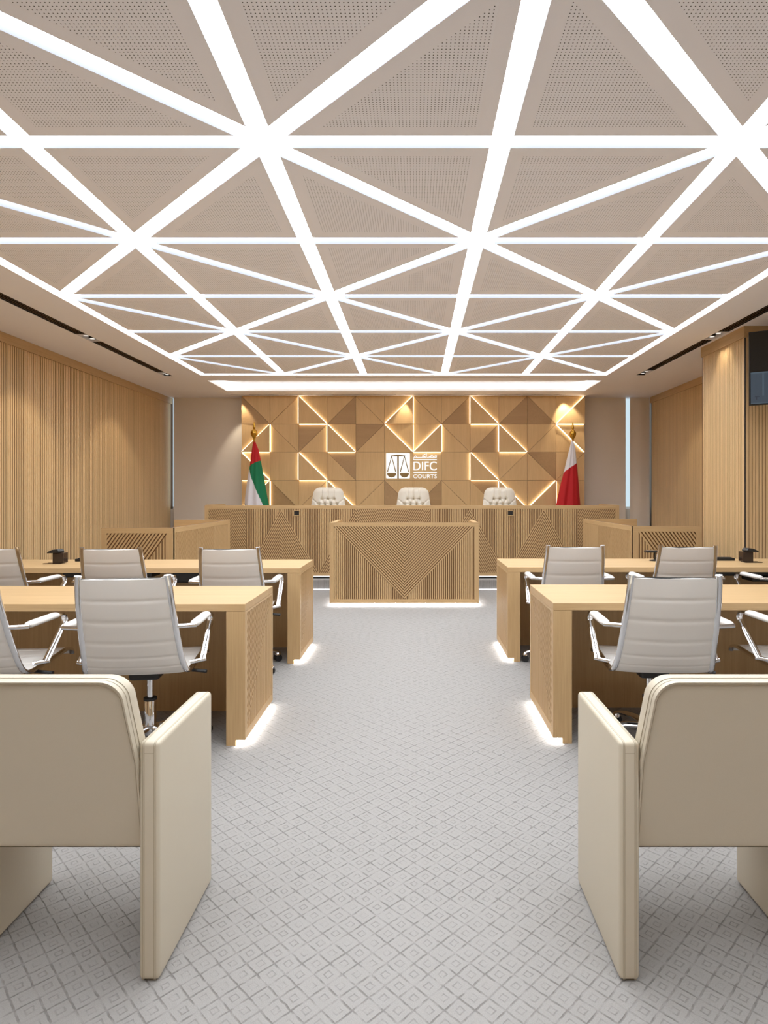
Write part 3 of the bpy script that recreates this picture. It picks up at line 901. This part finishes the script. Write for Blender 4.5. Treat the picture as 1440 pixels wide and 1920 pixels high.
MB().box(-.065, .045, -.024, .024, .088, .093).build('head_top', M_chrome, t, bevel=.002)

# ================================================================== OFFICE CHAIRS
def make_office_chair():
    t = thing('office_chair', (0, 0, 0), 'white ribbed office chair', 'office chair', 'white office chairs')
    # side profile (y, z) from the top of the back down, round the bend, to the front of the seat
    key = [(-.395, .945), (-.375, .86), (-.345, .76), (-.300, .64), (-.262, .55), (-.235, .495), (-.205, .462), (-.150, .450), (-.05, .452), (.10, .462), (.20, .468), (.255, .455), (.275, .43)]
    def cr(tt):
        n = len(key) - 1; f = tt * n; i = min(int(f), n - 1); u = f - i
        p = [Vector((*key[max(0, min(n, i + k))], 0)) for k in (-1, 0, 1, 2)]
        return 0.5 * ((2 * p[1]) + (-p[0] + p[2]) * u + (2 * p[0] - 5 * p[1] + 4 * p[2] - p[3]) * u * u + (-p[0] + 3 * p[1] - 3 * p[2] + p[3]) * u ** 3)
    T0 = 6.4 / 12
    def halfw(tt):
        zz = tt / T0
        return .197 + .040 * min(1, zz) if tt < T0 else .237 - .008 * (tt - T0) / (1 - T0)
    def prof(tt):
        p = cr(tt); q = cr(min(1, tt + .004)); r = cr(max(0, tt - .004)); d_ = (q - r).normalized()
        return Vector((0, p.x, p.y)), Vector((0, -d_.y, d_.x))    # point, normal (towards the sitter)
    def sling(t0, t1, ribs, name, sag):
        mb = MB(); NU, NV = 16, 90
        def surf(side):
            def fn(u, vv):
                tt = t0 + (t1 - t0) * vv
                p, n = prof(tt); e = 2 * u - 1
                hw = halfw(tt) - .011
                dist = min(abs(vv - r) for r in ribs)
                puff = .0060 * min(1, dist / .020) ** .5
                puff *= (1 - abs(e) ** 6 * .6)
                pt = p + n * (side * (.0045 + puff)) - n * sag * (1 - e * e) * math.sin(PI * min(1, max(0, .15 + vv * .85)))
                return Vector((e * hw, pt.y, pt.z))
            return fn
        f1, f2 = surf(1), surf(-1)
        mb.grid(f1, NU, NV); n0 = len(mb.v); mb.grid(lambda u, vv: f2(1 - u, vv), NU, NV)
        W_ = NU + 1
        for j in range(NV):
            mb.face((j * W_ + NU, n0 + j * W_ + 0, n0 + (j + 1) * W_ + 0, (j + 1) * W_ + NU))
            mb.face((n0 + j * W_ + NU, j * W_ + 0, (j + 1) * W_ + 0, n0 + (j + 1) * W_ + NU))
        mb.face([i for i in range(W_)][::-1] + [n0 + NU - i for i in range(W_)][::-1])
        mb.face([NV * W_ + i for i in range(W_)] + [n0 + NV * W_ + i for i in range(W_)])
        return mb.build(name, M_leather_w, t, smooth=50, fix=True)
    sling(0.005, T0, (-.02, .18, .335, .475, .615, .76, .95), 'backrest', .016)
    sling(T0, .995, (.0, .15, .30, .45, .60, .75, .90, 1.0), 'seat', .010)
    for s in (-1, 1):
        mb = MB(); pts = []
        for i in range(46):
            tt = -.0 + i / 45; p, n = prof(tt); pts.append(Vector((s * halfw(tt), p.y, p.z)))
        p0 = pts[0] + (pts[0] - pts[1]).normalized() * .012
        mb.tube([p0] + pts, .0105, .016, 12, up=(s, 0, 0.0001)); mb.build('side_frame', M_chrome, t, smooth=50, fix=True)
        # arm
        xa = s * .292
        f = lambda y, z: (xa, y, z)
        path = round_path([f(-.285, .703), f(.045, .697), f(.068, .655), f(-.115, .505), f(-.13, .492)], .05, 6)
        mb = MB(); mb.tube(path, .0185, .0075, 12, up=(s, 0, .0001))
        # tube() puts ra across 'up x tangent'; swap so the strap is wide across the chair
        mb = MB(); mb.tube(path, .0075, .0175, 12, up=(s, 0, .0001))
        a_ = mb.build('armrest', M_chrome, t, smooth=50, fix=True)
        mb = MB()
        mb.tube([(s * .218, -.3225, .703), (s * .305, -.300, .703)], .0105, None, 12); mb.build('upper_bracket', M_chrome, a_, smooth=50, fix=True)
        mb = MB(); mb.tube([(s * .236, -.14, .482), (s * .31, -.12, .492)], .0105, None, 12); mb.build('lower_bracket', M_chrome, a_, smooth=50, fix=True)
        mb = MB(); mb.tube([f(-.292, .703), f(-.280, .706), f(-.262, .7065), f(-.05, .704), f(-.034, .703), f(-.026, .700)], .016, .0255, 14, up=(s, 0, .0001), radii=[.55, .9, 1, 1, .9, .5])
        mb.build('arm_pad', M_leather_w, a_, smooth=60, fix=True)
    MB().box(-.075, .075, -.11, .10, .385, .440).build('tilt_mechanism', M_rubber, t, bevel=.015)
    mb = MB(); mb.tube([(.06, -.06, .425), (.20, -.075, .428), (.30, -.085, .420)], .007, None, 8); mb.tube([(.20, -.075, .428), (.305, -.086, .419)], .011, .009, 8)
    mb.build('tilt_lever', M_rubber, t, smooth=50)
    mb = MB().lathe([(.030, .105), (.030, .255), (.028, .258)], 0, 0, 20); col = mb.build('gas_column', M_chrome, t, smooth=40)
    MB().lathe([(.033, .255), (.033, .268), (.018, .272)], 0, 0, 20).build('column_collar', M_rubber, col, smooth=40)
    MB().lathe([(.0165, .268), (.0165, .39)], 0, 0, 16).build('column_rod', M_chrome, col, smooth=40)
    base = MB().lathe([(.03, .075), (.046, .085), (.048, .115), (.036, .128), (.0, .13)], 0, 0, 20).build('base_hub', M_chrome, t, smooth=40)
    for k in range(5):
        an = math.radians(18 + 72 * k + 18)
        c_, s_ = math.cos(an), math.sin(an)
        L = [(.03, .108), (.12, .112), (.22, .098), (.29, .078), (.312, .070)]
        MB().tube([(r * c_, r * s_, z) for r, z in L], .021, .014, 10, radii=[1.25, 1.1, .9, .75, .6]).build('base_leg', M_chrome, t, smooth=50)
        ca = MB()
        tx, ty = -s_, c_; cx, cy = .305 * c_, .305 * s_
        for off in (-.014, .014):
            ca.tube([(cx + tx * (off - .008), cy + ty * (off - .008), .027), (cx + tx * (off + .008), cy + ty * (off + .008), .027)], .027, None, 16)
        cb = ca.build('caster', M_rubber, t, smooth=40)
        MB().lathe([(.012, .045), (.023, .05), (.021, .066), (.010, .074)], cx, cy, 12).build('caster_hood', M_chrome, cb, smooth=50)
    return t
oc = make_office_chair()
oc.location = (-1.385, 3.21, 0); oc.rotation_euler = (0, 0, math.radians(6.5))
oc['label'] = 'white ribbed office chair at aisle end, beyond the armchair, green-flag side'
G = 'white office chairs'
copy_tree(oc, (-2.155, 3.19, 0), 'white ribbed office chair second from the aisle, beyond the armchair, green-flag side', math.radians(4))
copy_tree(oc, (1.235, 3.24, 0), 'white ribbed office chair at aisle end, beyond the armchair, wall screen side', math.radians(-4))
copy_tree(oc, (2.055, 3.27, 0), 'white ribbed office chair second from the aisle, beyond the armchair, wall screen side', 0)
copy_tree(oc, (-1.325, 4.69, 0), 'white ribbed office chair at aisle end, by the witness desk, green-flag side', math.radians(4))
copy_tree(oc, (-2.155, 4.69, 0), 'white ribbed office chair second from aisle, by the witness desk, green-flag side', math.radians(4))
copy_tree(oc, (-3.010, 4.69, 0), 'white ribbed office chair third from aisle, by the witness desk, green-flag side', math.radians(3))
copy_tree(oc, (1.180, 4.86, 0), 'white ribbed office chair at aisle end, by the witness desk, wall screen side', math.radians(-2))
copy_tree(oc, (2.000, 4.86, 0), 'white ribbed office chair second from aisle, by the witness desk, wall screen side', math.radians(-2))
copy_tree(oc, (2.870, 4.86, 0), 'white ribbed office chair third from aisle, by the witness desk, wall screen side', 0)

# ================================================================== ARMCHAIRS
def make_armchair():
    t = thing('armchair', (0, 0, 0), 'beige leather armchair', 'armchair', 'beige armchairs')
    HW, TK, D, H = .300, .056, .436, .655
    for s in (-1, 1):
        x0, x1 = s * HW, s * (HW - TK)
        p = MB().box(x0, x1, 0, D, 0.004, H).build('side_panel', M_leather_b, t, bevel=.012, seg=4, smooth=60)
        for k, xx in enumerate((s * (HW - .011), s * (HW - .0145), s * (HW - TK + .011), s * (HW - TK + .0145))):
            path = round_path([(xx, .0002, .008), (xx, .0002, H - .0002), (xx, D - .0002, H - .0002), (xx, D - .0002, .02)], .013, 5)
            MB().tube(path, .0009, None, 6, up=(1, 0, 0)).build('piping', M_stitch, p)
        MB().tube([(s * (HW - .0145), .0006, H - .03), (s * (HW - TK + .0145), .0006, H - .03)], .0009, None, 6).build('piping', M_stitch, p)
    # backrest: rounded outline, several layers through the thickness, leaning back
    bw = HW - TK - .002; z0, z1 = .350, .832
    def outline(ins, zdrop=0.0):
        r = .062; hw = bw - ins
        pts = [(hw, z0 + ins), (hw, .60)]
        tw = hw - .022
        pts += [(tw - r + r * math.cos(a_), (z1 - ins - zdrop) - r + r * math.sin(a_)) for a_ in [i * PI / 2 / 8 for i in range(9)]]
        return pts + [(-x_, z_) for x_, z_ in reversed(pts)]
    layers = [(.004, .008), (.0, .0045), (-.001, .0), (.014, -.0012), (.016, .003), (.018, -.0012), (.030, -.002), (.070, -.001), (.084, .006), (.092, .024)]
    lean = lambda z: .035 - max(0, (z - z0)) * .165
    mb = MB(); K = len(outline(0)); 
    for (yy, ins) in layers:
        for (x_, z_) in outline(ins): mb.v.append((x_, yy + lean(z_), z_ if z_ > z0 + .05 else z0))
    for q in range(len(layers) - 1):
        for i in range(K):
            j = (i + 1) % K; mb.face((q * K + i, (q + 1) * K + i, (q + 1) * K + j, q * K + j))
    # flat caps as ladders
    for q, flip in ((0, False), (len(layers) - 1, True)):
        hN = K // 2
        for i in range(hN - 1):
            f_ = (q * K + i, q * K + i + 1, q * K + K - 2 - i, q * K + K - 1 - i)
            mb.face(f_[::-1] if flip else f_)
    bk = mb.build('backrest', M_leather_b, t, smooth=28, fix=True)
    for yy, ins in ((.0008, .0062), (.0155, -.0008), (.030, -.0028)):
        pts = [(x_, yy + lean(z_), z_) for x_, z_ in outline(ins)]
        MB().tube(pts, .0009, None, 6, up=(0, 1, 0)).build('piping', M_stitch, bk)
    MB().box(-bw, bw, .07, D - .015, .350, .44).build('seat', M_leather_b, t, bevel=.02, seg=4, smooth=60)
    return t
ac = make_armchair()
ac.location = (-.997, 1.672, 0)
ac['label'] = 'beige leather armchair with slab sides, its back to us, on the green-flag side'
copy_tree(ac, (.858, 1.672, 0), 'beige leather armchair with slab sides, its back to us, on the wall screen side')

# ================================================================== JUDGES CHAIRS
def make_judge_chair():
    t = thing('judge_chair', (0, 0, STEP_Z), 'cream tufted chair', 'chair', 'cream tufted judges chairs')
    Zt, Zb = 1.303, .52
    buttons = []
    for r in range(5):
        n = 3 if r % 2 == 0 else 4
        for k in range(n): buttons.append(((k - (n - 1) / 2) * .098, Zt - .190 - r * .085))
    def outline_w(v_):       # half width at height fraction 0 bottom..1 top
        z = Zb + (Zt - Zb) * v_
        w_ = .235 + .065 * min(1, (Zt - z) / .45)
        d_ = Zt - z; r = .095
        if d_ < r: w_ -= r - math.sqrt(max(0, r * r - (r - d_) ** 2))
        return w_
    def front(u, v_):
        v_ = 1 - (1 - v_) ** 1.0
        e = 2 * u - 1; z = Zb + (Zt - Zb) * v_; xx = e * outline_w(v_)
        dep = .075 * (1 - abs(e) ** 3.5) * (1 - max(0, (v_ - .9) / .1) ** 3)
        for bx, bz in buttons:
            d2 = ((xx - bx) ** 2 + (z - bz) ** 2)
            dep -= .040 * math.exp(-d2 / (2 * .017 ** 2))
        # creases between neighbouring buttons and up to the top edge
        for bx, bz in buttons[:3]:
            if z > bz: dep -= .014 * math.exp(-((xx - bx) ** 2) / (2 * .007 ** 2))
        for i_, (bx, bz) in enumerate(buttons):
            for cx, cz in buttons[i_ + 1:]:
                L2 = (bx - cx) ** 2 + (bz - cz) ** 2
                if L2 < .0105:
                    tt = max(0, min(1, ((xx - bx) * (cx - bx) + (z - bz) * (cz - bz)) / L2))
                    q = (xx - bx - tt * (cx - bx)) ** 2 + (z - bz - tt * (cz - bz)) ** 2
                    dep -= .010 * math.exp(-q / (2 * .007 ** 2))
        for s in (-1, 1):   # crease from the outer button up to the side edge
            ax, az, bx_, bz_ = s * .147, Zt - .275, s * .262, Zt - .185
            L2 = (ax - bx_) ** 2 + (az - bz_) ** 2
            tt = max(0, min(1, ((xx - ax) * (bx_ - ax) + (z - az) * (bz_ - az)) / L2))
            q = (xx - ax - tt * (bx_ - ax)) ** 2 + (z - az - tt * (bz_ - az)) ** 2
            dep -= .016 * math.exp(-q / (2 * .006 ** 2))
        return (xx, .25 + .10 * (v_ - .5) - dep, z)
    mb = MB(); NU, NV = 72, 84
    mb.grid(front, NU, NV); n0 = len(mb.v)
    def rear(u, v_):
        p = front(0 if u == 0 else u, v_); e = 2 * u - 1
        return (e * outline_w(v_), .25 + .10 * (v_ - .5) + .05 * (1 - abs(e) ** 4) * (1 - v_ ** 8), Zb + (Zt - Zb) * v_)
    mb.grid(lambda u, v_: rear(1 - u, v_), NU, NV)
    mb.build('backrest', M_leather_c, t, smooth=60, fix=True)
    MB().box(-.28, .28, -.26, .22, .40, .52).build('seat', M_leather_c, t, bevel=.04, seg=4, smooth=60)
    for s in (-1, 1):
        MB().box(s * .28, s * .35, -.20, .22, .60, .66).build('armrest', M_leather_c, t, bevel=.02, seg=3, smooth=60)
        MB().box(s * .30, s * .335, .08, .14, .45, .61).build('arm_support', M_chrome, t, bevel=.006)
    MB().lathe([(.03, .08), (.03, .40)], 0, 0, 16).build('gas_column', M_chrome, t, smooth=40)
    for k in range(5):
        an = 2 * PI * k / 5
        MB().tube([(.0, .0, .09), (.3 * math.cos(an), .3 * math.sin(an), .06)], .022, .016, 8).build('base_leg', M_chrome, t, smooth=40)
        MB().tube([(.3 * math.cos(an) - .02 * math.sin(an), .3 * math.sin(an) + .02 * math.cos(an), .028), (.3 * math.cos(an) + .02 * math.sin(an), .3 * math.sin(an) - .02 * math.cos(an), .028)], .028, None, 12).build('caster', M_rubber, t, smooth=40)
    return t
jc = make_judge_chair(); jc.location = (-1.415, 9.74, STEP_Z)
jc['label'] = 'cream button-tufted chair behind the bench, on the side of the flag with green'
copy_tree(jc, (-.023, 9.74, STEP_Z), 'cream button-tufted chair behind the bench, under the lit courts sign')
copy_tree(jc, (1.382, 9.74, STEP_Z), 'cream button-tufted chair behind the bench, on the side of the red and white flag')

# ================================================================== FLAGS
FLY = 10.33
def interp(tab, z):
    tab = sorted(tab)
    if z <= tab[0][0]: return tab[0][1]
    for (a, va), (b, vb) in zip(tab, tab[1:]):
        if z <= b: return va + (vb - va) * (z - a) / (b - a)
    return tab[-1][1]
def flag(cx_px, left, right, colour, label, name_mats, tip):
    """left/right: (pixel row, pixel column) silhouettes, turned into metres at the flag's own distance"""
    k = FLY / 1150
    cx = (cx_px - 778) * k
    t = thing('flag_stand', (cx, FLY, STEP_Z), label, 'flag', 'flags beside the judges')
    px2x = lambda p: (p - 778) * k - cx
    py2z = lambda p: EYE - (p - 925.5) * k - STEP_Z
    lt = [(py2z(a), px2x(b)) for a, b in left]; rt = [(py2z(a), px2x(b)) for a, b in right]
    lt.append((.62, lt[-1][1] - .10)); rt.append((.62, rt[-1][1] + .10))
    ztop = max(z for z, _ in lt)
    MB().lathe([(.16, 0), (.16, .02), (.13, .045), (.04, .06), (.03, .10)], 0, 0, 28).build('base', M_gold, t, smooth=40)
    MB().lathe([(.013, .06), (.013, ztop + .10)], 0, 0, 14).build('pole', M_gold, t, smooth=40)
    zf = py2z(tip[1])
    fin = [(.014, ztop - .02), (.020, zf), (.030, zf + .012), (.050, zf + .045), (.058, zf + .085), (.050, zf + .12), (.028, zf + .147), (.014, zf + .158), (.020, zf + .17), (.023, zf + .19), (.016, zf + .23), (.006, zf + .275), (.001, zf + .285)]
    MB().lathe(fin, 0, 0, 24).build('finial', M_gold, t, smooth=60)
    NU, NV = 120, 150
    def pt(u, vv):
        z = ztop + (.62 - ztop) * vv
        a, b = interp(lt, z), interp(rt, z); c, hw = (a + b) / 2, (b - a) / 2
        an = -2 * PI * u + PI       # starts at the silhouette's left edge, front first
        x = c + hw * math.cos(an)
        dep = .62 * hw * math.sin(an)
        f = vv ** .8
        fold = .10 * hw * math.sin(5 * an + 1.4 * vv) * f + .05 * hw * math.sin(9 * an + 2.0)
        return (x, dep * (1 + 0) + fold * math.sin(an), z)
    def mat(u, vv):
        x, y, z = pt(u, vv)
        return colour((x + cx) / k + 778, 925.5 + (EYE - STEP_Z - z) / k)
    MB().grid(pt, NU, NV, m=mat, closed_u=True).build('cloth', name_mats, t, smooth=70)
    return t
p5 = lambda lst: [(740 + y / 8, 430 + x / 8) for x, y in lst]
def uae(px, py):
    x, y = (px - 430) * 8, (py - 740) * 8
    if y < interp([(300, 1078), (340, 1050), (400, 1018), (475, 988)], x): return 0
    if x > interp([(1075, 300), (1110, 306), (1260, 350), (1440, 430), (1680, 540), (2100, 700)], y): return 1
    if x < interp([(1200, 0), (1540, 215), (1680, 262), (2100, 420)], y): return 3
    return 2
flag(476.5, p5([(362, 675), (335, 850), (305, 1085), (275, 1250), (235, 1560), (228, 1680)]), p5([(378, 675), (440, 830), (475, 1000), (510, 1200), (555, 1450), (597, 1680)]),
     uae, 'furled red, green and white flag on a gold-topped pole behind the bench', [M_red, M_green, M_fwhite, M_fblack], (0, 822))
p10 = lambda lst: [(780 + y / 10.66, 1030 + x / 10.66) for x, y in lst]
def rw(px, py):
    x, y = (px - 1030) * 10.66, (py - 780) * 10.66
    return 1 if y < interp([(250, 1190), (275, 1160), (310, 1100), (400, 1030), (545, 940), (620, 890)], x) else 0
flag(1074, p10([(448, 478), (385, 720), (290, 1120), (230, 1350), (130, 1795)]), p10([(478, 478), (515, 620), (545, 900), (580, 1300), (615, 1795)]),
     rw, 'furled red flag with a white top on a gold-topped pole behind the bench', [M_red, M_fwhite], (0, 823))

# ================================================================== WALL SCREEN
tv = thing('wall_screen', (3.262, 5.99, 2.19), 'black wall screen tilted from the slatted pier, partly out of view', 'screen', rz=math.radians(-30))
TW, THt = 1.22, .70
body = MB().box(0, TW, 0, .05, 0, THt); tilt = Matrix.Rotation(math.radians(11), 4, 'X')
def tilted(mb): mb.v = [tuple(tilt @ Vector(p)) for p in mb.v]; return mb
tilted(body).build('housing', M_black, tv, bevel=.004)
tilted(MB().box(.010, TW - .010, -.002, .0, .012, THt - .010)).build('screen_glass', M_screen, tv)
M_refl = glow('screen_reflection', srgb(62, 84, 104)[:3], .45); M_refl2 = glow('screen_reflection_light', srgb(92, 116, 134)[:3], .45); M_refl3 = glow('screen_reflection_dark', srgb(20, 34, 62)[:3], .5)  # room reflection on the lower glass, painted as a faint glow
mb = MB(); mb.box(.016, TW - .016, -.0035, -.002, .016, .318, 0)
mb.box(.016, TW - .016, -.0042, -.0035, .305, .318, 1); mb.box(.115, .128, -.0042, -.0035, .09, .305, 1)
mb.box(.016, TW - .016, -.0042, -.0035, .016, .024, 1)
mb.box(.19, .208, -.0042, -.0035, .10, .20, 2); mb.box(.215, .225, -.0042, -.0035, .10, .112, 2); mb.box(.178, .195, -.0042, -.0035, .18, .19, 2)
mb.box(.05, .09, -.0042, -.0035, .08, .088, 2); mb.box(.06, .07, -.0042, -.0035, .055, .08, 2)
tilted(mb).build('screen_reflection', [M_refl, M_refl2, M_refl3], tv)
mb = MB(); mb.tube([(.5, .05, .35), (.62, .12, .36), (.75, .22, .36), (.80, .55, .36)], .02); mb.box(.45, .75, .048, .07, .25, .45)
mb.build('mount', M_black, tv)
